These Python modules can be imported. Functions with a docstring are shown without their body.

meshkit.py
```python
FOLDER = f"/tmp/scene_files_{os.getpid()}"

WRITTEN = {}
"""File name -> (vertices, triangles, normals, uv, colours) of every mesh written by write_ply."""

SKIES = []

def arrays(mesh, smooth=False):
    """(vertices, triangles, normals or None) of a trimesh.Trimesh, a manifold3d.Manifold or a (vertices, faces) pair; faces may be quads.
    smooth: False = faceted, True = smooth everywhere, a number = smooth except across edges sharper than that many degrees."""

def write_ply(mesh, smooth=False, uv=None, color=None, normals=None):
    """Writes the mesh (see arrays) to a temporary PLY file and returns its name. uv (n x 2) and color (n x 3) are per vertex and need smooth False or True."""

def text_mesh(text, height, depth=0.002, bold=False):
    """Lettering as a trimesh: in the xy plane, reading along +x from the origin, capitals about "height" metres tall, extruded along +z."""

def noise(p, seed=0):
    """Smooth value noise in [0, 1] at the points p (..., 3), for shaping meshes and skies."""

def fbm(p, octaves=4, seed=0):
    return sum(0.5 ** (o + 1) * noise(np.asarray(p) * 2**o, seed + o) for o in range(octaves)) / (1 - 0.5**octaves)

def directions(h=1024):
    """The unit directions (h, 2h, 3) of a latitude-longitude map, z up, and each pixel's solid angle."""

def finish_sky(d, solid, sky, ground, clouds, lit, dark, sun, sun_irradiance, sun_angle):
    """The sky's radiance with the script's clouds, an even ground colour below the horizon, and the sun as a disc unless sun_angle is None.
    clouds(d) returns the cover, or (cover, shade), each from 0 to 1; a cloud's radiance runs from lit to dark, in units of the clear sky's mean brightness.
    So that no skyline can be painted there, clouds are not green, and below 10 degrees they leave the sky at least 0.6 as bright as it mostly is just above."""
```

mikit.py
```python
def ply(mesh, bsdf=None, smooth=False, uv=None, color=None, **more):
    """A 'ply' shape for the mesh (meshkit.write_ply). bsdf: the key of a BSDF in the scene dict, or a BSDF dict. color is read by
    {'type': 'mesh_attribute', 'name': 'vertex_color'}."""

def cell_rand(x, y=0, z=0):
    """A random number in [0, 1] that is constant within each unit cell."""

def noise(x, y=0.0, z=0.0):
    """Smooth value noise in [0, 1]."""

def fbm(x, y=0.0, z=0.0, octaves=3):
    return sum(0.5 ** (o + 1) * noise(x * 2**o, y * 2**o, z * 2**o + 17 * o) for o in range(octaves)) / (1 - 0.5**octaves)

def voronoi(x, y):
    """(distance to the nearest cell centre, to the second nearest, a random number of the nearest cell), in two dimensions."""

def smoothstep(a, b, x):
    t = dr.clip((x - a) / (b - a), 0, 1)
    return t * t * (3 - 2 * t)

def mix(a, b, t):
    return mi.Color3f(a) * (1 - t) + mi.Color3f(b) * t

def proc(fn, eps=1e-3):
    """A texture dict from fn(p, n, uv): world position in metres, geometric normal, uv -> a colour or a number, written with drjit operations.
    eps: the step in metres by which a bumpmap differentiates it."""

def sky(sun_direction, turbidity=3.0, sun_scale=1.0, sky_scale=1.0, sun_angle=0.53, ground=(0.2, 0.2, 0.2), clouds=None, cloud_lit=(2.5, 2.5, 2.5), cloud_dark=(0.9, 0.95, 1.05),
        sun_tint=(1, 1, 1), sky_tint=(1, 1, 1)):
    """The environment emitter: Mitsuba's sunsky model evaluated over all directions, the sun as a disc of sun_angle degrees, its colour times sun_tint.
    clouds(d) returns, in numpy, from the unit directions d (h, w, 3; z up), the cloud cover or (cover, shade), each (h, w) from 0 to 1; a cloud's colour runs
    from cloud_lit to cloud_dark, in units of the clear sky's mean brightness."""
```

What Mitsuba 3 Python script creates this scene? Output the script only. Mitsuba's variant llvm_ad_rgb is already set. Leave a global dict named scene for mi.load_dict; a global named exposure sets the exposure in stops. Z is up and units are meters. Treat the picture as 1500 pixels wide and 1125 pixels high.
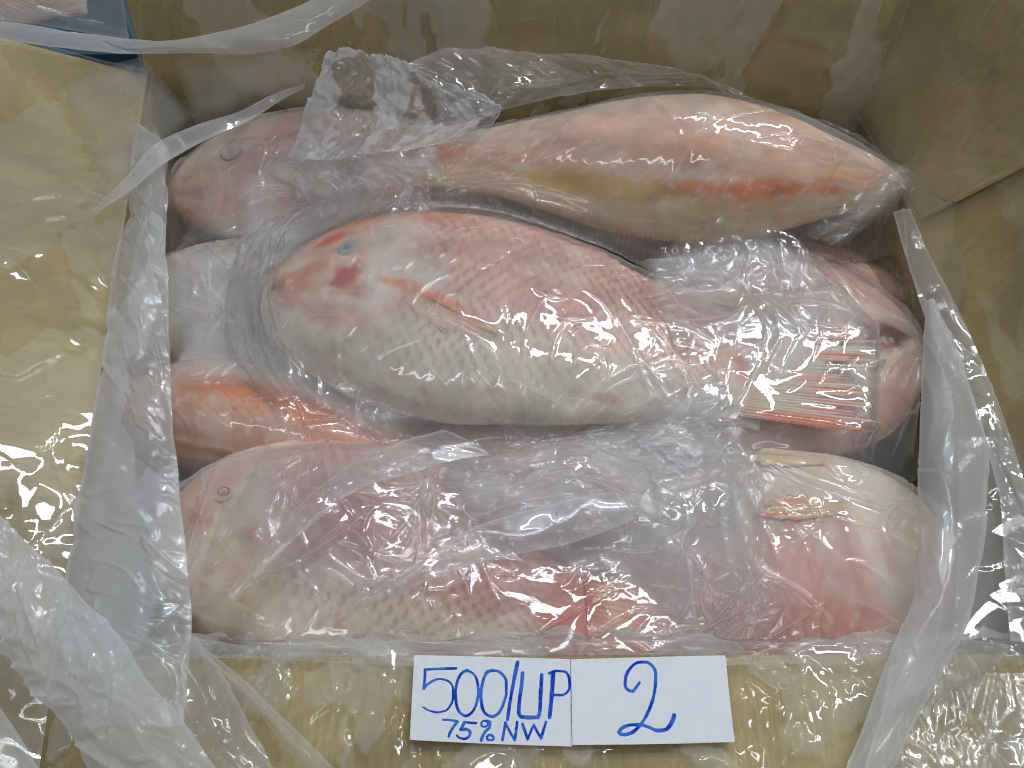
import math, numpy as np, mitsuba as mi, trimesh, drjit as dr
import mikit, meshkit
from mikit import proc, smoothstep, mix
from scipy.interpolate import PchipInterpolator
from scipy import ndimage
from scipy.spatial import cKDTree
from shapely.geometry import LineString, Polygon
from shapely.ops import unary_union

T = mi.ScalarTransform4f
scene, labels = {}, {}
exposure = 0.95

# ------------------------------------------------------------------ camera
FPX, PITCH, DIST = 1500.0, math.radians(56), 0.56          # focal length in photo pixels, angle below horizontal, distance to the rim plane
EYE = np.array([0.0, -DIST * math.cos(PITCH), DIST * math.sin(PITCH)])
FWD = -EYE / np.linalg.norm(EYE)
RIGHT = np.array([1.0, 0, 0])
UP = np.cross(RIGHT, FWD)
scene['camera'] = {'type': 'perspective', 'fov': 2 * math.degrees(math.atan(750 / FPX)), 'fov_axis': 'x', 'near_clip': 0.01, 'far_clip': 50.0,
                   'to_world': T().look_at(origin=EYE.tolist(), target=[0, 0, 0], up=[0, 0, 1])}

# ------------------------------------------------------------------ light: fluorescent tubes and a pale ceiling panel over a work room
def lamp(name, center, half_x, half_y, rotz, radiance):
    scene[name] = {'type': 'rectangle', 'to_world': T().translate(center).rotate([0, 0, 1], rotz).rotate([1, 0, 0], 180).scale([half_x, half_y, 1]),
                   'bsdf': {'type': 'diffuse', 'reflectance': {'type': 'rgb', 'value': [0.8, 0.8, 0.8]}},
                   'emitter': {'type': 'area', 'radiance': {'type': 'rgb', 'value': radiance}}}
    labels[name] = {'label': 'ceiling lamp out of view above the box', 'category': 'lamp'}

lamp('ceiling_lamp', [0.65, 1.05, 1.75], 0.7, 0.045, 12, [17, 18.2, 19.4])
lamp('ceiling_lamp_001', [0.85, 0.55, 1.80], 0.7, 0.045, 12, [16, 17.2, 18.4])
lamp('ceiling_lamp_002', [-0.35, -0.75, 1.85], 0.7, 0.045, 12, [4.0, 4.2, 4.4])
labels['ceiling_lamp']['label'] = 'fluorescent ceiling tube farthest behind the box, out of view'
labels['ceiling_lamp_001']['label'] = 'fluorescent ceiling tube almost straight above the box, out of view'
labels['ceiling_lamp_002']['label'] = 'dimmer fluorescent ceiling tube behind the photographer, out of view'
scene['room_light'] = {'type': 'constant', 'radiance': {'type': 'rgb', 'value': [0.115, 0.122, 0.130]}}

# ------------------------------------------------------------------ helpers
def ray(px, py):
    px, py = np.asarray(px, float), np.asarray(py, float)
    d = FWD + RIGHT * ((px - 750) / FPX)[..., None] - UP * ((py - 562.5) / FPX)[..., None]
    return d

def at(px, py, z=0.0):
    d = ray(px, py)
    z = np.asarray(z, float)
    return EYE + d * ((z - EYE[2]) / d[..., 2])[..., None]

def at_plane(px, py, p0, n):
    d = ray(px, py)
    return EYE + d * (((p0 - EYE) @ n) / (d @ n))[..., None]

def pix(p):
    v = np.asarray(p) - EYE
    k = v @ FWD
    return np.stack([750 + FPX * (v @ RIGHT) / k, 562.5 - FPX * (v @ UP) / k], -1)

def unit(v):
    return v / np.linalg.norm(v, axis=-1, keepdims=True)

def grid_faces(nu, nv):
    i, j = np.meshgrid(np.arange(nu - 1), np.arange(nv - 1), indexing='ij')
    a = i * nv + j
    return np.stack([a, a + nv, a + nv + 1, a + 1], -1).reshape(-1, 4)

def resample(pts, n):
    pts = np.asarray(pts, float)
    s = np.r_[0, np.cumsum(np.linalg.norm(np.diff(pts, axis=0), axis=1))]
    t = np.linspace(0, s[-1], n)
    if len(pts) > 2:
        return PchipInterpolator(s, pts)(t)
    return np.stack([np.interp(t, s, pts[:, k]) for k in range(pts.shape[1])], 1)

def fbm2(a, b, octaves=4, seed=0):
    return meshkit.fbm(np.stack([a, b, np.full_like(a, 0.37 + seed)], -1), octaves, seed)

def crumple(a, b, cell, seed, k=4, curve=0.25, area=None):
    """Facets with sharp creases, as creased film has: the upper envelope of tilted plates. Heights in units of the cell."""
    r = np.random.default_rng(seed)
    lo, hi = np.array([a.min(), b.min()]) - 2 * cell, np.array([a.max(), b.max()]) + 2 * cell
    n = max(8, int(np.prod((hi - lo) / cell)))
    c = r.uniform(lo, hi, (n, 2))
    g = r.normal(0, 0.35, (n, 2))
    o = r.normal(0, 0.12, n)
    q = np.stack([a.ravel(), b.ravel()], 1)
    q = q + cell * 0.35 * np.stack([meshkit.noise(np.c_[q / cell / 1.3, q[:, 0] * 0 + seed]) - 0.5, meshkit.noise(np.c_[q / cell / 1.3, q[:, 0] * 0 + seed + 9.1]) - 0.5], 1)
    d, i = cKDTree(c).query(q, k=k)
    rel = (q[:, None] - c[i]) / cell
    z = (rel * g[i]).sum(-1) + o[i] - curve * (rel ** 2).sum(-1) * 2
    return z.max(1).reshape(a.shape)

def creases(a, b, seed, n, length, width, fan=None, ang=None, spread=3.2):
    """Single sharp ridges laid at random or fanning from points; height 0..1."""
    r = np.random.default_rng(seed)
    z = np.zeros_like(a)
    for k in range(n):
        L, w = length * r.uniform(0.4, 1.5), width * r.uniform(0.5, 1.6)
        if fan is not None:
            f = fan[r.integers(len(fan))]
            th = f[2] + r.normal(0, f[3])
            x0, y0 = f[0] + math.cos(th) * L * 0.55, f[1] + math.sin(th) * L * 0.55
        else:
            th = (ang if ang is not None else 0) + r.uniform(-1, 1) * spread / 2
            x0, y0 = r.uniform(a.min(), a.max()), r.uniform(b.min(), b.max())
        u = (a - x0) * math.cos(th) + (b - y0) * math.sin(th)
        v = -(a - x0) * math.sin(th) + (b - y0) * math.cos(th) + r.normal(0, 1.2 / max(L, 1e-4)) * u * u * 0.35
        m = (np.abs(u) < L) & (np.abs(v) < 4 * w)
        z[m] = np.maximum(z[m], (r.uniform(0.3, 1) * np.exp(-np.abs(v[m]) / w) * (1 - (u[m] / L) ** 2) ** 1.5))
    return z

def put(key, mesh, bsdf, smooth=True, **kw):
    scene[key] = mikit.ply(mesh, bsdf, smooth=smooth, **kw)

counts = {}
def numbered(key):
    k = counts.get(key, 0)
    counts[key] = k + 1
    return key if k == 0 else f'{key}_{k:03d}'

# ------------------------------------------------------------------ materials
def rgb(*v):
    return {'type': 'rgb', 'value': list(v)}

def board_colour(p, n, uv):
    fib = mikit.fbm(uv.x * 1100, uv.y * 170, 3.0, octaves=2)
    grit = mikit.noise(uv.x * 700, uv.y * 700, 1.5)
    blot = mikit.fbm(p.x * 22, p.y * 22, p.z * 22 + 5, octaves=4)
    damp = smoothstep(0.50, 0.56, mikit.fbm(p.x * 17 + 3, p.y * 17, p.z * 17 + 9, octaves=4))
    flute = smoothstep(0.90, 1.0, dr.abs(dr.sin(uv.x * 3.14159 / 0.0046 + 0.6 * blot)))
    c = mix((0.52, 0.405, 0.165), (0.39, 0.29, 0.105), smoothstep(0.3, 0.7, blot))
    c = c * (0.76 + 0.44 * fib) * (1 - 0.12 * flute * (0.2 + mikit.noise(p.x * 60, p.y * 60, p.z * 60))) * (1 - 0.17 * damp)
    return c * (1 - 0.35 * smoothstep(0.86, 0.97, grit))

def board_bump(p, n, uv):
    return 0.00009 * dr.sin(uv.x * 6.28318 / 0.0046) + 0.00012 * mikit.noise(uv.x * 1200, uv.y * 400)

scene['cardboard'] = {'type': 'twosided', 'bsdf': {'type': 'bumpmap', 'arbitrary': proc(board_bump), 'scale': 1.0,
                      'bsdf': {'type': 'principled', 'base_color': proc(board_colour), 'roughness': 0.55, 'specular': 0.4}}}
scene['board_edge'] = {'type': 'twosided', 'bsdf': {'type': 'diffuse', 'reflectance': rgb(0.33, 0.24, 0.11)}}
# film: clear polyethylene whose haze (milky where it is folded, slack or frosted) is the uv's first coordinate
SPEC = 0.035
def film_weight(p, n, uv):
    return dr.clip(uv.x + 0.006 + SPEC * uv.y, 0, 0.97)
def film_share(p, n, uv):
    return dr.clip(uv.x / (uv.x + 0.006 + SPEC * uv.y), 0, 1)
frost = {'type': 'principledthin', 'base_color': rgb(0.92, 0.935, 0.95), 'roughness': 0.28, 'diff_trans': 1.05, 'eta': 1.5}
gloss = {'type': 'twosided', 'bsdf': {'type': 'roughconductor', 'material': 'none', 'alpha': 0.11}}
scene['film'] = {'type': 'blendbsdf', 'weight': proc(film_weight), 'clear': {'type': 'thindielectric', 'int_ior': 1.5, 'specular_reflectance': proc(lambda p, n, uv: dr.clip(uv.y, 0, 1))},
                 'milky': {'type': 'blendbsdf', 'weight': proc(film_share), 'a': {'type': 'roughconductor', 'material': 'none', 'alpha': 0.085}, 'b': frost}}
vcol = {'type': 'mesh_attribute', 'name': 'vertex_color'}
scene['fish_skin'] = {'type': 'twosided', 'bsdf': {'type': 'principled', 'base_color': vcol, 'roughness': 0.55, 'specular': 0.35}}
scene['fin_skin'] = {'type': 'principledthin', 'base_color': vcol, 'roughness': 0.45, 'diff_trans': 0.35, 'eta': 1.4}
scene['eye_skin'] = {'type': 'twosided', 'bsdf': {'type': 'principled', 'base_color': vcol, 'roughness': 0.15, 'specular': 0.6}}
def paper_colour(p, n, uv):
    return mix((0.80, 0.83, 0.86), (0.76, 0.80, 0.845), mikit.fbm(p.x * 300, p.y * 300, 1.0, octaves=3))
scene['paper'] = {'type': 'twosided', 'bsdf': {'type': 'principled', 'base_color': proc(paper_colour), 'roughness': 0.6, 'specular': 0.3}}
def ink_colour(p, n, uv):
    t = mikit.fbm(p.x * 260, p.y * 260, 2.0, octaves=3)
    return mix((0.012, 0.055, 0.50), (0.06, 0.19, 0.72), smoothstep(0.32, 0.68, t))
scene['ink'] = {'type': 'twosided', 'bsdf': {'type': 'diffuse', 'reflectance': proc(ink_colour)}}
scene['dark_floor'] = {'type': 'twosided', 'bsdf': {'type': 'principled', 'roughness': 0.35,
                       'base_color': proc(lambda p, n, uv: mix((0.030, 0.052, 0.068), (0.06, 0.085, 0.10), mikit.fbm(p.x * 30, p.y * 30, 1.0)))}}
scene['blue_plastic'] = {'type': 'twosided', 'bsdf': {'type': 'principled', 'roughness': 0.3, 'base_color': rgb(0.03, 0.075, 0.11)}}

# ------------------------------------------------------------------ surroundings glimpsed past the corner of the box
put('floor', trimesh.creation.box([6, 6, 0.02], T_ := trimesh.transformations.translation_matrix([0, 1, -0.27])), 'dark_floor', smooth=False)
labels['floor'] = {'label': 'dark wet floor under and behind the box', 'category': 'floor', 'kind': 'structure'}

# ------------------------------------------------------------------ the box
BL, BR, FL, FR = at(216., 112.), at(1278., 160.), at(84., 962.), at(1590., 958.)
THICK = 0.0045
def panel(key, p00, p10, p11, p01, thick, res=0.006, bow=0.0, seed=1):
    """A board from edge p00-p10 (u) to p01-p11 (v); thick is laid behind its normal. u in metres runs along the first edge."""
    nu = max(3, int(np.linalg.norm(p10 - p00) / res)); nv = max(3, int(np.linalg.norm(p01 - p00) / res))
    U, V = np.meshgrid(np.linspace(0, 1, nu), np.linspace(0, 1, nv), indexing='ij')
    P = (1 - U[..., None]) * ((1 - V)[..., None] * p00 + V[..., None] * p01) + U[..., None] * ((1 - V)[..., None] * p10 + V[..., None] * p11)
    n = unit(np.cross(p10 - p00, p01 - p00))
    a, b = U * np.linalg.norm(p10 - p00), V * np.linalg.norm(p01 - p00)
    d = 0.0016 * (fbm2(a * 14, b * 14, 2, seed) - 0.5) * np.minimum(1, 8 * V) + bow * np.sin(np.pi * V)
    top = P + n * d[..., None]
    bot = top - n * thick
    f = grid_faces(nu, nv)
    uv = np.stack([a, b], -1).reshape(-1, 2)
    rim = np.concatenate([np.arange(nv), np.arange(1, nu) * nv + nv - 1, (nu - 1) * nv + np.arange(nv - 2, -1, -1), np.arange(nu - 2, 0, -1) * nv])
    N = nu * nv
    side = np.stack([rim, np.roll(rim, -1), np.roll(rim, -1) + N, rim + N], 1)
    v = np.vstack([top.reshape(-1, 3), bot.reshape(-1, 3)])
    put(key, (v, np.vstack([f, f[:, ::-1] + N, side])), 'cardboard', smooth=False, uv=np.vstack([uv, uv]))
    return top

DOWN = np.array([0, 0, -0.19])
BOX = 'cardboard_box'
labels[BOX] = {'label': 'open yellow-brown cardboard box packed with frozen fish, flaps spread', 'category': 'box'}
def wall(a, b): panel(numbered(BOX + '__wall'), a, b, b + DOWN, a + DOWN, THICK)
wall(BR, BL); wall(FR, BR); wall(BL, FL)
wall(FL, FR)
panel(BOX + '__base', BL + DOWN, FL + DOWN, FR + DOWN, BR + DOWN, THICK)
ca, sa = math.cos(math.radians(17)), math.sin(math.radians(17))
back_up = np.array([0, sa, ca]) * 0.30
BACK_FLAP = (BL, BR + [0.0, 0, 0], BR + back_up + [0.03, 0, 0], BL + back_up + [-0.012, 0, 0])
panel(BOX + '__flap', BACK_FLAP[1], BACK_FLAP[0], BACK_FLAP[3], BACK_FLAP[2], -THICK, seed=3)
labels[BOX + '__flap'] = {'label': 'back flap standing up in the shade'}
left_out = np.array([-math.cos(math.radians(20)), 0.0, math.sin(math.radians(20))]) * 0.26
LEFT_FLAP = (BL, FL, FL + left_out, BL + left_out)
panel(BOX + '__flap_001', BL, FL + (FL - BL) * .14, FL + (FL - BL) * .14 + left_out + [0, -.02, 0], BL + left_out, -THICK, seed=4)
labels[BOX + '__flap_001'] = {'label': 'left flap spread outward, pale yellow in the light'}
right_out = np.array([math.cos(math.radians(60)), 0.02, math.sin(math.radians(60))]) * 0.30
RIGHT_FLAP = (FR, BR, BR + right_out, FR + right_out)
panel(BOX + '__flap_002', FR, BR, BR + right_out, FR + right_out, -THICK, seed=5)
labels[BOX + '__flap_002'] = {'label': 'right flap leaning outward in the shade'}
front_out = np.array([0, -1.0, 0]) * 0.22
panel(BOX + '__flap_003', FL, FR, FR + front_out, FL + front_out, -THICK, seed=6)
labels[BOX + '__flap_003'] = {'label': 'front flap folded down flat under the two cards'}
RN = unit(np.cross(BR - FR, right_out))
if RN[0] > 0: RN = -RN
web = [BR + RN * 0.003 + [-.004, -.004, -.004], at_plane(1352., 322., FR + RN * 0.002, RN), at_plane(1700., 140., FR + RN * 0.012, RN), at_plane(1400., -330., BACK_FLAP[2], np.array([0, 1.0, 0]))]
panel(BOX + '__corner_web', web[0], web[1], web[2], web[3], .0003, seed=7)
labels[BOX + '__corner_web'] = {'label': 'creased corner piece joining the back and right flaps'}

# ------------------------------------------------------------------ fish
PROF = dict(
    dor=PchipInterpolator([0, .02, .06, .15, .28, .42, .58, .78, .93, 1, 1.04], [.016, .050, .096, .150, .182, .190, .168, .108, .070, .068, .070]),
    ven=PchipInterpolator([0, .02, .06, .15, .28, .42, .58, .74, .90, 1, 1.04], [.016, .044, .082, .126, .160, .170, .154, .110, .072, .066, .068]),
    wid=PchipInterpolator([0, .02, .06, .15, .28, .42, .58, .78, .93, 1, 1.04], [.010, .026, .046, .078, .098, .096, .078, .046, .027, .020, .012]))
CREAM, PINK, ROSE, SALMON, RED, DARKRED, YELLOW, GREY, WHITE = [np.array(c) for c in (
    (.68, .56, .42), (.66, .37, .295), (.57, .235, .20), (.70, .225, .085), (.56, .065, .04), (.13, .018, .022), (.74, .47, .13), (.38, .355, .335), (.66, .61, .53))]

def lerp(a, b, t):
    return a * (1 - np.clip(t, 0, 1)[..., None]) + b * np.clip(t, 0, 1)[..., None]

def sstep(a, b, x):
    t = np.clip((x - a) / (b - a), 0, 1)
    return t * t * (3 - 2 * t)

class Fish:
    def __init__(self, label, head, tail, zh, zt, dorsal=1, roll=0, deep=1.0, thick=1.0, bend=0.0, seed=1, blush=0.4, patches=(), belly=0.0, back=0.0, body_tone=PINK, belly_tone=CREAM, back_tone=ROSE, gill_=1.0, mouth_=1.0, slim=0.0, scales=1.0, stout=0.0):
        self.key = numbered('frozen_fish')
        labels[self.key] = {'label': label, 'category': 'fish', 'group': 'frozen fish packed in the box'}
        H, Tl = at(*map(float, head), zh), at(*map(float, tail), zt)
        self.H, self.L, self.deep, self.thick, self.bend, self.slim, self.stout = H, np.linalg.norm(Tl - H), deep, thick, bend, slim, stout
        self.e = unit(Tl - H)
        side = unit(np.cross([0, 0, 1.0], self.e)) * dorsal
        up = np.cross(self.e, side); up *= np.sign(up[2])
        c, s = math.cos(math.radians(roll)), math.sin(math.radians(roll))
        self.d, self.w = side * c + up * s, up * c - side * s      # dorsal direction, and out of the flank that is uppermost
        r = np.random.default_rng(seed)
        nt, na = 340, 160
        t = np.linspace(0, 1.03, nt) ** 1.0
        ang = np.linspace(0, 2 * np.pi, na, endpoint=False)
        TT, AA = np.meshgrid(t, ang, indexing='ij')
        P, S = self.surface(TT, AA)
        nrm = self.normals(P)
        x, y = TT * self.L, S * self.L * 0.3                        # flat coordinates in metres for the pattern
        sgn = np.where(np.sin(AA) >= 0, 0., 40.)
        # scales: overlapping rounded plates, fading over the head and the belly
        sc = 0.0078
        row = np.floor(y / sc * 1.15)
        fx = x / sc + 0.5 * (row % 2)
        u, v = fx - np.floor(fx) - .5, y / sc * 1.15 - row - .5
        arc = u + 0.9 * v * v
        plate = (np.clip(0.5 - arc, 0, 1)) * 0.9
        onscale = sstep(.27, .36, TT + 0.05 * S * S) * sstep(-1.0, -.35, S) * (1 - sstep(.93, 1.0, TT)) * scales
        tex = fbm2(x * 60 + sgn, y * 60, 4, seed)
        bump = 0.00055 * plate * onscale * (0.3 + 1.1 * fbm2(x * 30, y * 30, 2, seed + 5))
        lump = 0.005 * (fbm2(x * 12 + sgn, y * 12, 3, seed + 2) - .5) * self.L / .26
        lump *= sstep(0, .1, TT)
        # gill cover: an arc-shaped step, and a cheek line
        ga = TT - (.265 - .07 * (S + .05) ** 2 * (1 + .6 * (S < -.05)))
        gill = gill_ * .6 * (np.where(ga < 0, np.exp(ga / .04), np.exp(-(ga / .012) ** 2)) - .3 * np.exp(-((ga - .024) / .012) ** 2)) * sstep(-.95, -.5, S) * (1 - sstep(.55, .8, S))
        cheek = -np.exp(-((TT - (.165 - .06 * (S + .25) ** 2)) / .006) ** 2) * sstep(-.7, -.4, S) * (1 - sstep(.15, .4, S))
        mouth = -np.exp(-((S + .15 - .5 * TT) / .16) ** 2) * (1 - sstep(.045, .06, TT)) * sstep(.0, .012, TT) * mouth_
        frost = 0.00035 * (fbm2(x * 300 + sgn, y * 300, 3, seed + 8) - .5)
        P = P + nrm * (bump + lump + frost + 0.0022 * gill * self.L / .26 + 0.0009 * cheek + 0.0028 * mouth)[..., None]
        # colours of the skin itself
        big = fbm2(x * 16 + sgn, y * 16, 3, seed + 3)
        mid = fbm2(x * 45 + sgn, y * 45, 3, seed + 4)
        col = lerp(np.broadcast_to(body_tone, P.shape), belly_tone, sstep(-.05 + belly, -.62 + belly, S + .35 * (big - .5)))
        col = lerp(col, back_tone, .85 * sstep(.45 - back, .95 - back, S + .5 * (big - .5)))
        col = lerp(col, SALMON, blush * sstep(.50, .74, big) * (.4 + .9 * mid))
        col = lerp(col, WHITE, .55 * sstep(.5, .8, mid) * (1 - .3 * onscale))
        col = lerp(col, CREAM, .5 * (1 - sstep(.2, .3, TT)) * sstep(.4, .6, fbm2(x * 30, y * 30 + 7, 3, seed + 11)))
        col = lerp(col, col * np.array([.68, .47, .47]), onscale * sstep(.22, .5, np.abs(arc)) * .85 * sstep(.18, .48, fbm2(x * 25, y * 25, 2, seed + 12)))
        col = lerp(col, ROSE * .8, .45 * gill_ * np.exp(-((ga - .01) / .016) ** 2) * sstep(-.9, -.5, S) * (1 - sstep(.5, .8, S)))
        col = lerp(col, DARKRED, -.75 * mouth)
        for (pt, ps, rt, rs, tone, amt) in patches:
            d = np.hypot((TT - pt) / rt, (S - ps) / rs) + 1.1 * (mid - .5) + .5 * (tex - .5)
            col = lerp(col, np.asarray(tone), amt * sstep(1.1, .35, d))
        col = col * (0.54 + .92 * tex)[..., None]
        col = lerp(col, WHITE * 1.1, .6 * sstep(.60, .70, fbm2(x * 210 + sgn, y * 210, 3, seed + 23)) * sstep(.42, .58, fbm2(x * 26, y * 26 + 3, 2, seed + 24)))
        col = lerp(col, RED * .6 + ROSE * .4, .5 * sstep(.66, .72, fbm2(x * 120 + sgn, y * 90, 3, seed + 25)) * sstep(.45, .6, fbm2(x * 20 + 5, y * 20, 2, seed + 26)))
        col = lerp(col, ROSE * .9, .5 * sstep(.62, .74, fbm2(x * 70 + sgn, y * 70, 3, seed + 21)))
        col = lerp(col, CREAM * 1.05, .45 * sstep(.60, .72, fbm2(x * 55 + sgn, y * 55, 3, seed + 22)))
        # flanks: only the visible side of the mesh is patterned by S alone; close the tube
        f = grid_faces(nt, na + 1)
        i, j = np.meshgrid(np.arange(nt - 1), np.arange(na), indexing='ij')
        q = np.stack([i * na + j, (i + 1) * na + j, (i + 1) * na + (j + 1) % na, i * na + (j + 1) % na], -1).reshape(-1, 4)
        v = np.vstack([P.reshape(-1, 3), P[0].mean(0), P[-1].mean(0)])
        k = np.arange(na)
        cap = np.vstack([np.stack([k * 0 + nt * na, k, (k + 1) % na], 1), np.stack([k * 0 + nt * na + 1, (nt - 1) * na + (k + 1) % na, (nt - 1) * na + k], 1)])
        tri = np.vstack([q[:, [0, 1, 2]], q[:, [0, 2, 3]], cap])
        self.verts = v
        self.points = [P.reshape(-1, 3)]
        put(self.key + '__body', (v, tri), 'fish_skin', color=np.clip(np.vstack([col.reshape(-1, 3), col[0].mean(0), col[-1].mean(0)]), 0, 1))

    def centre(self, t):
        return self.H + self.e * (t * self.L)[..., None] + self.d * (self.bend * self.L * np.sin(np.pi * np.clip(t, 0, 1.1)))[..., None]

    def surface(self, t, a):
        """Point on the skin, a: 0 = back, pi/2 = uppermost flank, pi = belly; also the height s on the flank from -1 (belly) to 1."""
        c, s = np.cos(a), np.sin(a)
        h = np.where(c > 0, PROF['dor'](t), PROF['ven'](t)) * self.deep
        w = PROF['wid'](t) * self.thick
        k = 1 - self.slim * (1 - sstep(0, .45, t))
        h, w = h * k * (1 + self.stout * sstep(.55, .95, t)), w * k
        se = np.sign(s) * np.abs(s) ** .92
        return self.centre(t) + self.d * (c * h * self.L)[..., None] + self.w * (se * w * self.L)[..., None], c

    @staticmethod
    def normals(P):
        du = np.gradient(P, axis=0)
        dv = np.roll(P, -1, 1) - np.roll(P, 1, 1)
        n = np.cross(dv, du)
        n = n / (np.linalg.norm(n, axis=-1, keepdims=True) + 1e-12)
        c = P.mean(1, keepdims=True)
        return np.where(((P - c) * n).sum(-1, keepdims=True) < 0, -n, n)

    def on(self, t, s, off=0.0):
        """Point at height s on the uppermost flank, and the outward normal there."""
        a = np.arccos(np.clip(s, -1, 1))
        p, _ = self.surface(np.asarray(t, float), np.asarray(a, float))
        e = 1e-3
        p1, _ = self.surface(np.asarray(t + e, float), np.asarray(a, float)); p2, _ = self.surface(np.asarray(t, float), np.asarray(a + e, float))
        n = unit(np.cross(p1 - p, p2 - p))
        n = np.where((n * self.w).sum(-1, keepdims=True) < 0, -n, n)
        return p + n * off, n

    def fin(self, part, base, tips, rays, tone, tip_tone, seed=1, ridge=0.0006, fray=0.12, wave=0.0, normal=None, edge_tone=None, edge_amt=(0, 0), base_tone=None, mottled=0.5):
        """A fin of stiff rays: base and tips are 3-D polylines; each ray is a ridge, the outer edge is frayed."""
        r = np.random.default_rng(seed)
        per, nv = 7, 40
        nu = rays * per + 1
        A, B = resample(base, nu), resample(tips, nu)
        q = np.arange(nu) / per
        length = 1 + fray * (r.uniform(-1, .4, rays + 2)[np.round(q).astype(int)]) - .5 * fray * np.abs(np.sin(np.pi * q)) ** .5 * r.uniform(0, 1.2, nu)
        U, V = np.meshgrid(np.arange(nu), np.linspace(0, 1, nv), indexing='ij')
        bend = r.normal(0, .5, rays + 2)[np.round(q).astype(int)]
        P = A[:, None] + (B - A)[:, None] * (V * length[:, None])[..., None]
        n = normal if normal is not None else unit(np.cross(B[nu // 2] - A[nu // 2], A[-1] - A[0]))
        n = n if n[2] > 0 else -n
        ridge_h = ridge * np.abs(np.cos(np.pi * U / per)) ** 1.5 * (1 - .35 * V)
        ridge_h = ridge_h + ridge * .5 * (fbm2(U * .31, V * 9, 2, seed) - .5) + wave * np.sin(np.pi * V) + .0007 * V * bend[:, None]
        P = P + n * ridge_h[..., None]
        nz = fbm2(U / per * .9, V * 2.2, 3, seed + 3)
        nz2 = fbm2(U / per * 1.9 + 30, V * 1.4, 2, seed + 4)
        c = lerp(np.broadcast_to(np.asarray(tone), P.shape), np.asarray(tip_tone), mottled * sstep(.46, .60, nz2) * sstep(.25, .75, V) * 1.6)
        if edge_tone is not None:
            q2 = np.linspace(0, 1, nu)[:, None] + 0 * V
            c = lerp(c, np.asarray(edge_tone), sstep(edge_amt[0], edge_amt[1], q2 + .10 * (nz - .5)) * (.75 + .5 * (nz - .5)))
        if base_tone is not None:
            c = lerp(np.broadcast_to(np.asarray(base_tone), c.shape), c, sstep(.02, .30, V + .2 * (nz - .5)))
        c = c * (.75 + .3 * np.abs(np.cos(np.pi * U / per)) ** 1.5 + .2 * (nz - .5))[..., None]
        N = nu * nv
        f = grid_faces(nu, nv)
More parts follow.
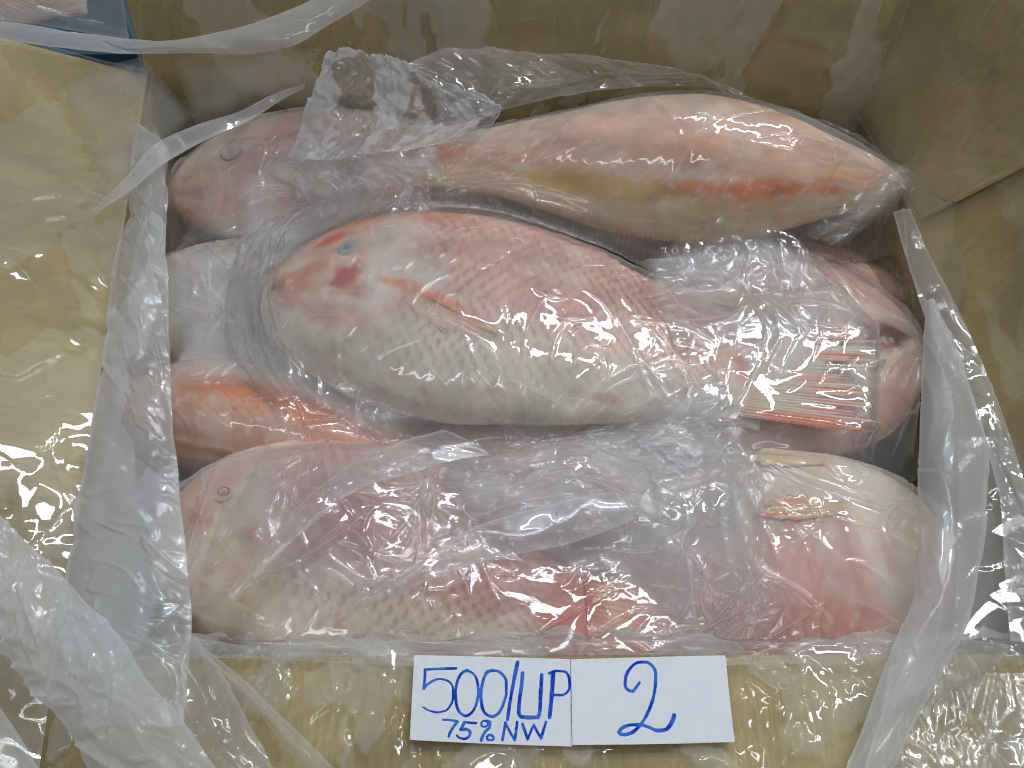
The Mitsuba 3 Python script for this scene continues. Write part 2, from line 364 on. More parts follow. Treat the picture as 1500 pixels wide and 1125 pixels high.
        v = P.reshape(-1, 3)
        put(f'{self.key}__{part}', (v, f), 'fish_skin', color=np.clip(1.1 * c.reshape(-1, 3), 0, 1))
        self.points.append(v)

    def tail_fin(self, spread=.135, length=.24, rays=22, tone=CREAM, tip=SALMON, edge=None, amt=(0, 0), seed=1, skew=0.0, lift=0.0, **kw):
        t0 = np.array([.985, 1.0, 1.015, 1.0, .985])
        s = np.array([1, .5, 0, -.5, -1.])
        base = self.centre(t0) + self.d[None] * (s * .060 * self.deep * (1 + self.stout) * self.L)[:, None] + self.w * .004
        end = self.centre(np.array([1 + length * k for k in (.96, 1.02, 1.0, 1.02, .96)])) + self.d[None] * ((s * spread + skew) * self.L)[:, None] + self.w * (.004 + lift)
        self.fin('tail_fin', base, end, rays, tone, tip, seed, edge_tone=edge, edge_amt=amt, normal=self.w, **kw)

    def dorsal_fin(self, t0=.30, t1=.86, h=.035, tone=PINK, tip=SALMON, seed=2, s=1):
        t = np.linspace(t0, t1, 9)
        prof = 'dor' if s > 0 else 'ven'
        base = self.centre(t) + self.d[None] * (s * (PROF[prof](t) * self.deep - .008) * self.L)[:, None]
        t2 = t + .055
        tips = self.centre(t2) + self.d[None] * (s * (PROF[prof](t) * self.deep + h * np.sin(np.pi * (.25 + .65 * (t - t0) / (t1 - t0)))) * self.L)[:, None]
        self.fin('dorsal_fin' if s > 0 else 'belly_fin', base, tips, 18, tone, tip, seed, normal=self.w, ridge=.0008)

    def pectoral_fin(self, t=.30, s=-.12, length=.19, spread=.05, ang=-.25, tone=CREAM, tip=SALMON, seed=3, rays=9, lift=.0022, part='pectoral_fin', **kw):
        k = np.linspace(0, 1, 7)
        tt, ss = np.linspace(t, t + .012, 7), s + (k - .5) * .11
        base, n = self.on(tt, ss, .0010)
        tips, _ = self.on(t + length * (1 - .35 * (2 * k - 1) ** 2), np.clip(s + ang + (k - .5) * spread * 8, -.97, .97), lift)
        self.fin(part, base, tips, rays, tone, tip, seed, normal=n.mean(0), ridge=.0006, **kw)

    def eye(self, t=.145, s=.34, r=.0078, iris=(.42, .44, .42), pupil=(.05, .06, .07)):
        p, n = self.on(t, s, 0.0006)
        m = trimesh.creation.icosphere(4, 1.0)
        v = np.array(m.vertices)
        x = unit(np.cross(n, [0, 0.3, 1.0])); y = np.cross(n, x)
        w = p + r * (v[:, :1] * x + v[:, 1:2] * y) + v[:, 2:] * n * r * .16
        rr = np.hypot(v[:, 0], v[:, 1])
        c = lerp(np.broadcast_to(np.array(iris), v.shape), np.array(iris) * .8, sstep(.75, 1, rr)) * (.8 + .4 * meshkit.noise(v * 6))[:, None]
        put(self.key + '__eye', (w, m.faces), 'eye_skin', color=np.clip(c, 0, 1))
        w2 = p + n * r * .07 + .52 * r * (v[:, :1] * x + v[:, 1:2] * y) + v[:, 2:] * n * r * .12
        put(self.key + '__eye__pupil', (w2, m.faces), 'eye_skin', color=np.broadcast_to(np.array(pupil), v.shape))

    def lips(self, tone=PINK, open_=.0):
        """A rounded lip ring round the snout."""
        k = np.linspace(0, 2 * np.pi, 33)[:-1]
        t = np.full_like(k, .022)
        P, _ = self.surface(t, k)
        c = P.mean(0)
        ring = trimesh.creation.icosphere(2, 1.0)
        m = []
        for q in (1,):
            pts = np.vstack([P, P[:1]])
            from_ = pts * .98 + c * .02
            v, f = tube(from_ - self.e * .0005, .0024)
            m.append((v, f))
        put(self.key + '__lip', m[0], 'fish_skin', color=np.broadcast_to(np.asarray(tone), m[0][0].shape) * (.85 + .3 * meshkit.noise(m[0][0] * 400))[:, None])

def tube(p, r, sides=8):
    p = np.asarray(p, float)
    t = unit(np.gradient(p, axis=0) + 1e-12)
    a = unit(np.cross(t, np.where(np.abs(t[:, 2:]) < .9, [0, 0, 1.0], [1.0, 0, 0])))
    b, an = np.cross(t, a), np.arange(sides) * 2 * np.pi / sides
    v = p[:, None] + np.broadcast_to(r, (len(p),))[:, None, None] * (np.cos(an)[None, :, None] * a[:, None] + np.sin(an)[None, :, None] * b[:, None])
    i, j = np.meshgrid(np.arange(len(p) - 1), np.arange(sides), indexing='ij')
    q = np.stack([i * sides + j, i * sides + (j + 1) % sides, (i + 1) * sides + (j + 1) % sides, (i + 1) * sides + j], -1).reshape(-1, 4)
    return v.reshape(-1, 3), np.vstack([q[:, [0, 1, 2]], q[:, [0, 2, 3]]])

# ------------------------------------------------------------------ bags: film draped over the pile, layer by layer
RES = 0.0008
X0, X1, Y0, Y1 = -0.36, 0.36, -0.22, 0.30
NX, NY = int((X1 - X0) / RES), int((Y1 - Y0) / RES)
GX, GY = np.meshgrid(X0 + RES * np.arange(NX), Y0 + RES * np.arange(NY), indexing='ij')
PILE = np.full((NX, NY), -0.10)

def raise_pile(points):
    """Lift the pile's height map to the given points."""
    for v in points:
        i = np.round((v[:, 0] - X0) / RES).astype(int); j = np.round((v[:, 1] - Y0) / RES).astype(int)
        ok = (i >= 0) & (i < NX) & (j >= 0) & (j < NY)
        own = np.full((NX, NY), -9.0)
        np.maximum.at(own, (i[ok], j[ok]), v[ok, 2])
        own = ndimage.grey_closing(own, 5)
        np.maximum(PILE, own, out=PILE)

def bag(fish_key, outline, z, tight=9, wrinkle=1.0, haze=0.07, slack_haze=0.10, seed=1, fans=(), n_crease=60, cell=0.022, crumples=(), floor=-0.065, gloss_=1.0, calm=(), fade=0.0):
    """Film over the pile inside the outline (photo pixels carried to height z)."""
    o = np.asarray(outline, float)
    poly = at(o[:, 0], o[:, 1], z)[:, :2]
    s = Polygon(poly).buffer(.004).buffer(-.004)
    s = s if s.geom_type == 'Polygon' else max(s.geoms, key=lambda g: g.area)
    x0, y0, x1, y1 = s.bounds
    i0, i1 = max(0, int((x0 - X0) / RES)), min(NX, int((x1 - X0) / RES) + 2)
    j0, j1 = max(0, int((y0 - Y0) / RES)), min(NY, int((y1 - Y0) / RES) + 2)
    a, b = GX[i0:i1, j0:j1], GY[i0:i1, j0:j1]
    import shapely
    inside = shapely.contains_xy(s, a + .0008 * (fbm2(a * 200, b * 200, 2, seed) - .5), b)
    base = np.maximum(PILE[i0:i1, j0:j1], floor)
    k = 2 * tight + 1
    ring = ndimage.distance_transform_edt(inside) * RES
    pts = np.where(inside, base, -0.2)
    clo = base
    for rr in (tight, 2 * tight, 3 * tight):                      # a stretched skin: closings of growing size, blended
        y = np.hypot(*np.mgrid[-rr:rr + 1, -rr:rr + 1]) <= rr
        sm = ndimage.zoom(ndimage.grey_closing(base[::3, ::3], footprint=y[::3, ::3] if rr > 3 else y), 3, order=1)
        out = np.empty_like(base); n0, n1 = min(sm.shape[0], base.shape[0]), min(sm.shape[1], base.shape[1])
        out[:] = base; out[:n0, :n1] = sm[:n0, :n1]
        clo = np.maximum(clo, out)
    q4 = clo[::4, ::4]
    rr = np.hypot(*np.mgrid[-12:13, -12:13]) * 4 * RES
    cone = ndimage.zoom(ndimage.grey_dilation(q4, structure=-1.15 * rr - .0012 * (rr > 0)), 4, order=1)
    n0, n1 = min(cone.shape[0], base.shape[0]), min(cone.shape[1], base.shape[1])
    clo[:n0, :n1] = np.maximum(clo[:n0, :n1], cone[:n0, :n1])
    film = ndimage.gaussian_filter(clo, 3.2)
    film = np.maximum(film, ndimage.gaussian_filter(base, 1.5)) + 0.0012
    gap = film - base
    loose = sstep(.0012, .007, gap)
    cluster = sstep(.50, .66, fbm2(a * 24, b * 24, 3, seed + 15))
    amp = wrinkle * (.035 + .17 * cluster + .55 * loose)
    cr = crumple(a, b, cell * 1.5, seed) * cell * .34 + crumple(a, b, cell * .45, seed + 1) * cell * .06 * (.25 + cluster)
    z_ = film + amp * (cr - cr.mean()) + .0008 * amp
    rid = creases(a, b, seed + 2, int(n_crease * 1.6), .030, .0010) * .9
    rid = np.maximum(rid, creases(a, b, seed + 4, n_crease * 4, .010, .0009) * (.08 + .92 * cluster))
    if len(fans):
        F = [(*at(float(f[0]), float(f[1]), z)[:2], math.radians(f[2]), f[3]) for f in fans]
        rid = np.maximum(rid, creases(a, b, seed + 3, 16 * len(F), .06, .0012, fan=F))
    taut = np.ones_like(a)
    for (cx, cy, rad) in calm:                                     # stretched taut here
        c = at(float(cx), float(cy), z)[:2]
        k_ = .15 + .85 * sstep(rad * .6, rad * 1.2, np.hypot(a - c[0], b - c[1]))
        rid, z_ = rid * (.4 + .6 * k_), film + (z_ - film) * k_
        taut = taut * k_
    z_ = z_ + wrinkle * .0019 * rid
    heavy = np.zeros_like(a)
    for (cx, cy, rad, hgt) in crumples:                            # bunched ends of the bag
        c = at(float(cx), float(cy), z)[:2]
        heavy = np.maximum(heavy, sstep(rad, rad * .35, np.hypot(a - c[0], b - c[1]) + .5 * rad * (fbm2(a * 60, b * 60, 2, seed + 9) - .5)) * hgt)
    if heavy.any():
        z_ = z_ + heavy * (.5 + crumple(a, b, .011, seed + 20) * .55 + crumple(a, b, .0045, seed + 21) * .2)
    z_ = np.maximum(z_, base + .0007)
    edge_ease = sstep(0, .012, ring)
    z_ = np.where(edge_ease < 1, np.maximum(base + .0007, base * (1 - edge_ease) * 1.0 + z_ * edge_ease + .0015 * (1 - edge_ease)), z_)
    lap = np.abs(ndimage.laplace(ndimage.gaussian_filter(z_, 1.0))) / RES
    gx, gy = np.gradient(z_, RES)
    h = .035 + haze * 1.45 * (.25 + 1.5 * sstep(.3, .7, fbm2(a * 28, b * 28, 4, seed + 6))) + slack_haze * loose * (.5 + fbm2(a * 25, b * 25, 3, seed + 7)) + .30 * np.clip(lap - .10, 0, .5) + .20 * rid ** 2 + 18 * np.minimum(heavy, .008)
    h = .012 + h * sstep(0, fade, ring + fade * .8 * (fbm2(a * 40, b * 40, 3, seed + 14) - .5)) if fade else h + .10 * sstep(.004, 0.0, ring)
    # frost patches pressed against the fish
    idx = -np.ones(a.shape, int); idx[inside] = np.arange(inside.sum())
    q = np.stack([idx[:-1, :-1], idx[1:, :-1], idx[1:, 1:], idx[:-1, 1:]], -1).reshape(-1, 4)
    q = q[(q >= 0).all(1)]
    v = np.stack([a[inside], b[inside], z_[inside]], 1)
    g = np.clip(.10 + .75 * np.maximum(.8 * loose, .55 * cluster) + .5 * rid ** 2 + 250 * heavy, 0, 1) * np.clip(gloss_, 0, 1) * (.10 + .90 * taut)
    uv = np.stack([np.clip(h[inside], .01, .9), g[inside]], 1)
    put(numbered(fish_key + '__plastic_bag'), (v, q), 'film', uv=uv)
    sub = PILE[i0:i1, j0:j1]
    sub[inside] = np.maximum(sub, z_)[inside]

# ---- the pile, lowest first
FISH = {}
def F(name, *a, **k):
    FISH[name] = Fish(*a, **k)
    return FISH[name]

# deepest: seen only through gaps
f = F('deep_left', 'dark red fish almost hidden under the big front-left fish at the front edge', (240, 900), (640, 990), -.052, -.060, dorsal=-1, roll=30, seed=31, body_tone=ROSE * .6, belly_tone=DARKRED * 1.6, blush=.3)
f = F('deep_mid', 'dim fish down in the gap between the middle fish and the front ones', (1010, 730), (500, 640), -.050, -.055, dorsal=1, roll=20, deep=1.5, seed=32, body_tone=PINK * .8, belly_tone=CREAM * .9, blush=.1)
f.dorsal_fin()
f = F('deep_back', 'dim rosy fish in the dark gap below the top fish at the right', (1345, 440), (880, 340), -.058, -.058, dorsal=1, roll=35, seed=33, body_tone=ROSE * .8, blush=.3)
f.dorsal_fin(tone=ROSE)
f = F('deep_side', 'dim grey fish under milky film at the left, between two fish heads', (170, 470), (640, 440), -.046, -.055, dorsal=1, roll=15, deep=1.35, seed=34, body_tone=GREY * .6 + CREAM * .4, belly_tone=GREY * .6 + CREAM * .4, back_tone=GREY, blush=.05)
for n in ('deep_left', 'deep_mid', 'deep_back', 'deep_side'):
    raise_pile(FISH[n].points)

f = F('upper_left', 'greyish pink fish at the back left corner, its head to the left', (246, 288), (780, 235), -.034, -.034, dorsal=1, roll=12, deep=1.2, seed=7, mouth_=.2, gill_=.5, body_tone=PINK * .8 + GREY * .2, belly_tone=PINK * .9, back_tone=GREY * .8 + ROSE * .25, blush=.15)
f.eye(.19, .34, .0075, iris=(.50, .38, .35), pupil=(.40, .34, .34))
f.pectoral_fin(seed=8); f.dorsal_fin(seed=9)
raise_pile(f.points)
bag(f.key, [(238, 205), (300, 182), (440, 165), (700, 190), (760, 300), (640, 335), (560, 420), (540, 540), (400, 560), (230, 560), (228, 350)], -.02, seed=71, wrinkle=1.0, haze=.16, n_crease=50, floor=-.05, fans=[(470, 330, 200, .6), (330, 400, 60, .6)])

f = F('right_mid', 'pale pink fish at the right, mouth gaping dark red beside the spread tail', (1352, 505), (790, 520), -.031, -.038, dorsal=1, roll=0, deep=1.78, mouth_=.4, scales=.25, thick=1.0, seed=11, body_tone=PINK * .2 + CREAM * .8, belly_tone=PINK, back_tone=PINK * .6 + CREAM * .4, blush=.08,
      patches=[(.112, .10, .085, .32, DARKRED * 1.3, 1.0), (.112, .10, .065, .24, DARKRED * .6, 1.0), (.16, -.1, .05, .2, ROSE, .5), (.10, .5, .12, .4, ROSE, .5), (.3, .8, .4, .3, ROSE, .6)])
f.dorsal_fin(seed=12, h=.02); f.pectoral_fin(.36, seed=13)
raise_pile(f.points)
bag(f.key, [(900, 350), (1010, 335), (1130, 325), (1260, 370), (1350, 440), (1380, 520), (1385, 640), (1345, 700), (1150, 700), (950, 640)], -.02, seed=72, wrinkle=1.1, haze=.10, n_crease=40, crumples=[(1150, 390, .045, .003)], fans=[(1195, 375, -80, .7)], calm=[(1290, 495, .03)])

f = F('left_mid', 'salmon orange fish at the left edge, lying belly up beside the middle fish', (150, 585), (720, 690), -.036, -.056, dorsal=1, roll=-35, deep=.80, thick=1.3, seed=14, body_tone=SALMON * .4 + PINK * .6, belly_tone=SALMON * .6 + PINK * .25 + CREAM * .15, back_tone=YELLOW * .55 + CREAM * .45, blush=.7,
      patches=[(.45, .25, .5, .22, YELLOW, .75), (.4, -.35, .4, .3, SALMON, .8), (.75, .3, .2, .3, YELLOW, .6)])
raise_pile(f.points)
bag(f.key, [(215, 530), (350, 515), (470, 530), (620, 575), (720, 640), (760, 700), (500, 710), (215, 700)], -.02, seed=73, wrinkle=.9, haze=.07, n_crease=30, fans=[(690, 660, 175, .35)])

f = F('middle', 'large pink-and-white fish in the middle, head left, white and orange tail fanned out', (386, 425), (1098, 548), -.022, -.020, dorsal=1, roll=2, deep=1.38, thick=.98, bend=.012, stout=.32, seed=21, body_tone=PINK * .72 + CREAM * .28, belly_tone=WHITE * .5 + CREAM * .5, back_tone=PINK, blush=.12, belly=.05,
      patches=[(.12, .58, .035, .14, RED, .8), (.10, .05, .06, .32, SALMON * .6 + ROSE * .4, .65), (.195, -.0, .05, .22, RED * .8, .95), (.235, -.16, .035, .12, RED, .85), (.26, .0, .06, .4, WHITE, .7), (.34, .1, .07, .3, WHITE, .7), (.27, .5, .10, .25, WHITE, .5),
               (.07, -.40, .05, .25, ROSE, .6), (.18, -.45, .08, .16, ROSE * 1.1, .6), (.985, .0, .03, .45, RED * .8 + PINK * .2, .8), (.15, .8, .10, .15, SALMON, .7), (.30, .85, .10, .12, SALMON, .5), (.60, .1, .16, .4, ROSE, .5), (.42, .4, .15, .3, ROSE, .3), (.30, -.02, .05, .07, SALMON, .95), (.35, -.09, .05, .07, SALMON * 1.05, .95), (.40, -.16, .05, .07, SALMON, .9), (.45, -.22, .05, .07, SALMON * .7 + PINK * .3, .7)])
f.eye(.170, .36, .0068, iris=(.36, .36, .32), pupil=(.20, .22, .21)); f.lips(PINK * .7 + GREY * .2)
f.pectoral_fin(.315, -.13, .19, .030, -.22, tone=CREAM * .6 + PINK * .4, tip=SALMON * .7 + CREAM * .4, seed=22, mottled=.5, rays=9, fray=.3, lift=.0012)
f.dorsal_fin(seed=23, h=.012)
f.tail_fin(spread=.128, length=.218, rays=34, base_tone=CREAM * .6 + PINK * .4, tone=WHITE * .85 + YELLOW * .14, tip=SALMON * 1.05 + RED * .1, edge=RED * .7 + SALMON * .5, amt=(.86, .95), seed=24, skew=.012, lift=.010, mottled=.55, ridge=.0009, fray=.34)
raise_pile(f.points)
bag(f.key, [(362, 400), (395, 330), (470, 300), (620, 285), (760, 290), (880, 320), (985, 360), (1110, 380), (1150, 345), (1215, 410), (1290, 470), (1300, 640), (1230, 672), (1040, 650), (950, 660), (790, 665), (560, 625), (430, 560), (370, 480)], -.01,
    seed=74, wrinkle=.62, haze=.07, slack_haze=.15, floor=-.05, n_crease=46, fans=[(1050, 640, 110, .5), (780, 640, 90, .6)], crumples=[(1130, 385, .03, .003)], calm=[(1185, 552, .050)], gloss_=.6)

f = F('front_right', 'cream and rosy fish at the front right, its fin rays yellow and orange', (1395, 800), (790, 860), -.030, -.048, dorsal=1, roll=-6, deep=1.70, thick=1.0, stout=.45, mouth_=.2, gill_=.6, seed=41, body_tone=PINK * .8 + ROSE * .1 + CREAM * .1, belly_tone=CREAM * .7 + GREY * .35, back_tone=ROSE, blush=.3, belly=.12,
      patches=[(.30, .35, .14, .4, SALMON * .45 + ROSE * .55, .7), (.25, -.55, .3, .3, CREAM, .6), (.12, .1, .05, .4, CREAM, .6), (.6, .3, .3, .4, ROSE, .5)])
f.pectoral_fin(.25, -.33, .21, .03, -.02, tone=YELLOW * .35 + CREAM * .6, tip=SALMON, seed=42, rays=9, mottled=.8)
f.pectoral_fin(.26, -.84, .20, .03, -.03, tone=YELLOW * .35 + CREAM * .6, tip=YELLOW, seed=43, rays=8, part='belly_fin')
raise_pile(f.points)
bag(f.key, [(740, 730), (800, 660), (960, 640), (1060, 640), (1180, 655), (1330, 672), (1420, 690), (1500, 800), (1505, 945), (1330, 985), (1000, 995), (850, 960), (740, 860)], -.015, seed=75, wrinkle=.85, haze=.17, slack_haze=.2, n_crease=60, fans=[(1060, 650, -70, .8)], crumples=[(930, 760, .04, .0025), (1090, 690, .03, .003)], calm=[(1190, 765, .03)])

f = F('front_left', 'large pink fish with cream belly at the front left, red tail against front edge', (228, 770), (850, 915), -.027, -.036, dorsal=1, roll=0, deep=1.60, thick=.98, bend=.02, stout=.15, seed=51, mouth_=.5, body_tone=ROSE * .35 + PINK * .6, belly_tone=CREAM, back_tone=ROSE * .3 + PINK * .7, blush=.18, belly=.02,
      patches=[(.12, .05, .05, .2, SALMON * .7 + YELLOW * .15, .8), (.19, .05, .08, .5, CREAM, .8), (.30, -.35, .08, .3, YELLOW * .5 + CREAM * .5, .6), (.97, -.2, .08, 1.2, RED * .8 + PINK * .25, .75), (.5, .3, .2, .3, ROSE, .6)])
f.eye(.150, .30, .0048, iris=(.60, .37, .29), pupil=(.45, .26, .21))
f.dorsal_fin(seed=53, h=.014)
f.tail_fin(spread=.15, length=.24, rays=20, tone=CREAM * .5 + SALMON * .45, tip=RED * .6 + SALMON * .4, edge=RED * .8 + SALMON * .2, amt=(.55, .95), seed=54, mottled=.7, lift=.001, base_tone=ROSE * .7 + RED * .3, fray=.3)
raise_pile(f.points)
bag(f.key, [(215, 668), (340, 650), (480, 636), (600, 628), (700, 645), (800, 680), (920, 715), (1015, 800), (1040, 960), (850, 995), (600, 995), (400, 985), (200, 970)], -.012, seed=76, wrinkle=.85, haze=.11, slack_haze=.18, n_crease=60, fans=[(255, 870, 50, .35)], crumples=[(760, 720, .04, .0025)], calm=[(905, 905, .05)])

f = F('top', 'spindle-shaped fish topmost at the back, yellow along its belly, salmon towards the head', (1325, 270), (625, 232), .006, .004, dorsal=-1, roll=38, deep=.86, thick=1.15, slim=.42, gill_=.15, mouth_=.3, scales=.25, seed=61, body_tone=PINK * .25 + SALMON * .2 + CREAM * .6, belly_tone=YELLOW * .6 + CREAM * .4, back_tone=CREAM * .7 + GREY * .2 + SALMON * .08, blush=.6, belly=-.02,
      patches=[(.34, -.30, .30, .20, SALMON * .9 + RED * .2, .95), (.66, -.35, .27, .25, YELLOW, .9), (.15, .0, .12, .3, SALMON * .7 + YELLOW * .3, .6), (.42, .2, .2, .3, SALMON * .7 + CREAM * .3, .6), (.95, .1, .06, .6, SALMON, .6), (.3, .55, .25, .2, ROSE * .6 + CREAM * .4, .5)])
f.tail_fin(spread=.09, length=.14, rays=16, tone=CREAM * .7 + YELLOW * .2, tip=SALMON, seed=63, edge=SALMON, amt=(.0, .9))
raise_pile(f.points)
TOP = f
bag(f.key, [(470, 240), (520, 205), (600, 170), (740, 150), (980, 128), (1140, 150), (1260, 200), (1345, 258), (1345, 300), (1200, 358), (1000, 352), (880, 330), (700, 295), (560, 285), (470, 300)], .005, seed=77, wrinkle=.7, haze=.06, slack_haze=.05, n_crease=26, fans=[(600, 215, 20, .4), (1330, 280, 170, .5), (620, 275, 0, .3)], floor=-.04, crumples=[(560, 250, .03, .003)], gloss_=.4)

# slack ends of the bags, lying in milky folds over their neighbours
def slack(name, outline, seed, haze=.13, **k):
    bag(FISH[name].key, outline, -.005, seed=seed, haze=haze, floor=-.04, fade=k.pop('fade', .014), wrinkle=k.pop('wrinkle', 1.15), **k)
slack('front_right', [(650, 640), (900, 600), (1040, 545), (1110, 600), (1130, 760), (1170, 900), (1090, 965), (990, 965), (900, 830), (760, 790), (650, 720)], 401, haze=.11, n_crease=60, fans=[(1060, 560, 110, .6), (1120, 860, -130, .5)])
slack('middle', [(930, 360), (1120, 335), (1230, 400), (1290, 470), (1250, 500), (1100, 490), (1000, 520), (940, 440)], 402, haze=.13, n_crease=40, fans=[(1120, 380, 80, .7)])
slack('left_mid', [(225, 330), (380, 330), (420, 420), (470, 520), (640, 590), (560, 620), (350, 560), (225, 560)], 403, haze=.20, n_crease=46, fans=[(300, 420, 40, .6)])
slack('front_left', [(380, 650), (600, 625), (760, 680), (800, 760), (700, 830), (520, 880), (380, 860), (330, 760)], 404, haze=.11, n_crease=50, fans=[(600, 650, 120, .5)])
slack('upper_left', [(330, 200), (480, 190), (620, 230), (640, 320), (480, 345), (340, 340)], 405, haze=.17, n_crease=30)

# ------------------------------------------------------------------ loose film: lofts over rails
def rail(pts, z):
    p = np.asarray(pts, float)
    if p.shape[1] == 3:
        return p
    return at(p[:, 0], p[:, 1], np.broadcast_to(np.asarray(z, float), len(p)))

def loft(key, rails, haze, seed=1, res=.0011, cell=.03, amp=.10, fine=.04, ridges=0, ridge_h=.002, ridge_len=.05, ridge_w=.0014, ridge_ang=None, contact=0.0, patch=(14, 5, .5), swell=0.0, edge=.12, lift=None, stretch=(1, 1), spread=3.2, settle=None, fade=0.0, gloss_=1.0):
    """A sheet through the rails (each a 3-D polyline), wrinkled along its normal. contact: extra haze where it stands off what it lies on, in hard-edged patches."""
    R = [np.asarray(r, float) for r in rails]
    ln = max(np.linalg.norm(np.diff(r, axis=0), axis=1).sum() for r in R)
    wd = sum(np.linalg.norm(R[k + 1].mean(0) - R[k].mean(0)) for k in range(len(R) - 1))
    nu, nv = int(np.clip(ln / res, 12, 700)), int(np.clip(wd / res, 8, 500))
    A = np.stack([resample(r, nu) for r in R], 0)
    s = np.linspace(0, 1, len(R))
    P = PchipInterpolator(s, A, axis=0)(np.linspace(0, 1, nv)) if len(R) > 2 else A[0] + (A[1] - A[0]) * np.linspace(0, 1, nv)[:, None, None]
    P = np.swapaxes(P, 0, 1)                                         # (nu, nv, 3)
    U, V = np.meshgrid(np.linspace(0, 1, nu), np.linspace(0, 1, nv), indexing='ij')
    n = np.cross(np.gradient(P, axis=0), np.gradient(P, axis=1)); n /= np.linalg.norm(n, axis=-1, keepdims=True) + 1e-12
    toward = EYE + np.array([0, 0, .4]) - P
    n = np.where((n * toward).sum(-1, keepdims=True) < 0, -n, n)
    n = ndimage.gaussian_filter(n, (4, 4, 0)); n = unit(n)
    a, b = U * ln, V * wd
    ca_, cb_ = a * stretch[0], b * stretch[1]
    cr = crumple(ca_, cb_, cell, seed) * cell * amp + crumple(ca_, cb_, cell * .35, seed + 1) * cell * .35 * fine
    d = cr - cr.mean() + swell * np.sin(np.pi * V) ** .8
    rid = np.zeros_like(a)
    if ridges:
        rid = creases(a, b, seed + 2, ridges, ridge_len, ridge_w, ang=ridge_ang, spread=spread)
        d = d + ridge_h * rid
    stand = None
    if settle is not None:                                            # lies flat where it touches, stands off in blisters and ridges
        wa, wb = a + .03 * (fbm2(a * 30, b * 30, 3, seed + 7) - .5), b + .03 * (fbm2(a * 30 + 9, b * 30, 3, seed + 8) - .5)
        m = fbm2(wa * patch[0], wb * patch[1], 4, seed + 9)
        stand = sstep(patch[2] - .012, patch[2] + .012, m)
        d = .0005 + settle[0] * sstep(patch[2] - .12, patch[2] + .12, m) + (d - d.min()) * settle[1] * (.3 + .7 * sstep(patch[2] - .14, patch[2] + .10, m))
    if lift is not None:
        d = lift(P, d)
    Q = P + n * d[..., None]
    lap = np.abs(ndimage.laplace(ndimage.gaussian_filter(d, 1.0))) / res
    h = haze * (.75 + .5 * fbm2(a * 22, b * 22, 3, seed + 6)) + .22 * np.clip(lap - .08, 0, .5) + .14 * rid ** 2
    if stand is not None:
        h = h + contact * stand * (.6 + .8 * fbm2(a * 50, b * 50, 2, seed + 13))
    elif contact:
        wa, wb = a + .03 * (fbm2(a * 30, b * 30, 3, seed + 7) - .5), b + .03 * (fbm2(a * 30 + 9, b * 30, 3, seed + 8) - .5)
        m = fbm2(wa * patch[0], wb * patch[1], 4, seed + 9)
        h = h + contact * sstep(patch[2], patch[2] + .018, m)
    border = np.minimum(np.minimum(V, 1 - V) * wd, np.minimum(U, 1 - U) * ln)
    h = h + edge * sstep(.0022, .0006, border)
    if fade:
        h = .012 + h * sstep(0, fade, border + fade * .7 * (fbm2(a * 40, b * 40, 3, seed + 14) - .5))
    put(key, (Q.reshape(-1, 3), grid_faces(nu, nv)), 'film', uv=np.stack([np.clip(h, .01, .92).ravel(), np.clip(gloss_ * (1 if stand is None else .25 + .75 * np.maximum(stand, rid)) + 0 * h, 0, 1).ravel()], 1))
    return Q

# the tail end of the top fish's bag: crumpled and standing up against the back wall, with a long pleat behind the fish
BAGKEY = TOP.key + '__plastic_bag'
loft(numbered(BAGKEY), [rail([(482, 70), (520, 74), (590, 92), (650, 120), (700, 140)], [.045, .045, .043, .04, .036]),
                        rail([(455, 150), (520, 150), (600, 155), (660, 165), (735, 158)], [.03, .034, .034, .03, .028]),
                        rail([(425, 235), (500, 235), (560, 225), (620, 215), (700, 205)], [.004, .02, .024, .022, .02])],
     .12, seed=101, res=.0009, cell=.016, amp=.62, fine=.8, ridges=80, ridge_h=.003, ridge_len=.016, ridge_w=.0010, edge=.2, contact=.42, patch=(40, 40, .45))
loft(numbered(BAGKEY), [rail([(425, 232), (500, 232), (560, 224), (640, 212)], [.006, .02, .024, .022]),
                        rail([(430, 300), (500, 290), (570, 275), (660, 262)], [-.006, .006, .014, .018])],
     .16, seed=102, res=.0009, cell=.014, amp=.5, fine=.6, fade=.012, edge=0, contact=.26, patch=(40, 40, .47), ridges=40, ridge_h=.002, ridge_len=.02, ridge_w=.0009)
loft(numbered(BAGKEY), [rail([(590, 100), (660, 68), (760, 76), (980, 98), (1100, 140), (1215, 180), (1300, 232)], [.04, .045, .04, .035, .028, .022, .015]),
                        rail([(640, 130), (740, 122), (860, 110), (1000, 112), (1100, 148), (1215, 190), (1300, 240)], [.032, .034, .032, .03, .026, .02, .014]),
                        rail([(640, 190), (740, 160), (860, 135), (1000, 125), (1120, 155), (1215, 200), (1300, 250)], [.02, .024, .026, .026, .022, .016, .01])],
     .09, seed=103, cell=.022, amp=.3, fine=.3, contact=.10, patch=(16, 40, .5), ridges=26, ridge_h=.002, ridge_len=.06, ridge_w=.0012, ridge_ang=0, spread=.5, edge=.2)

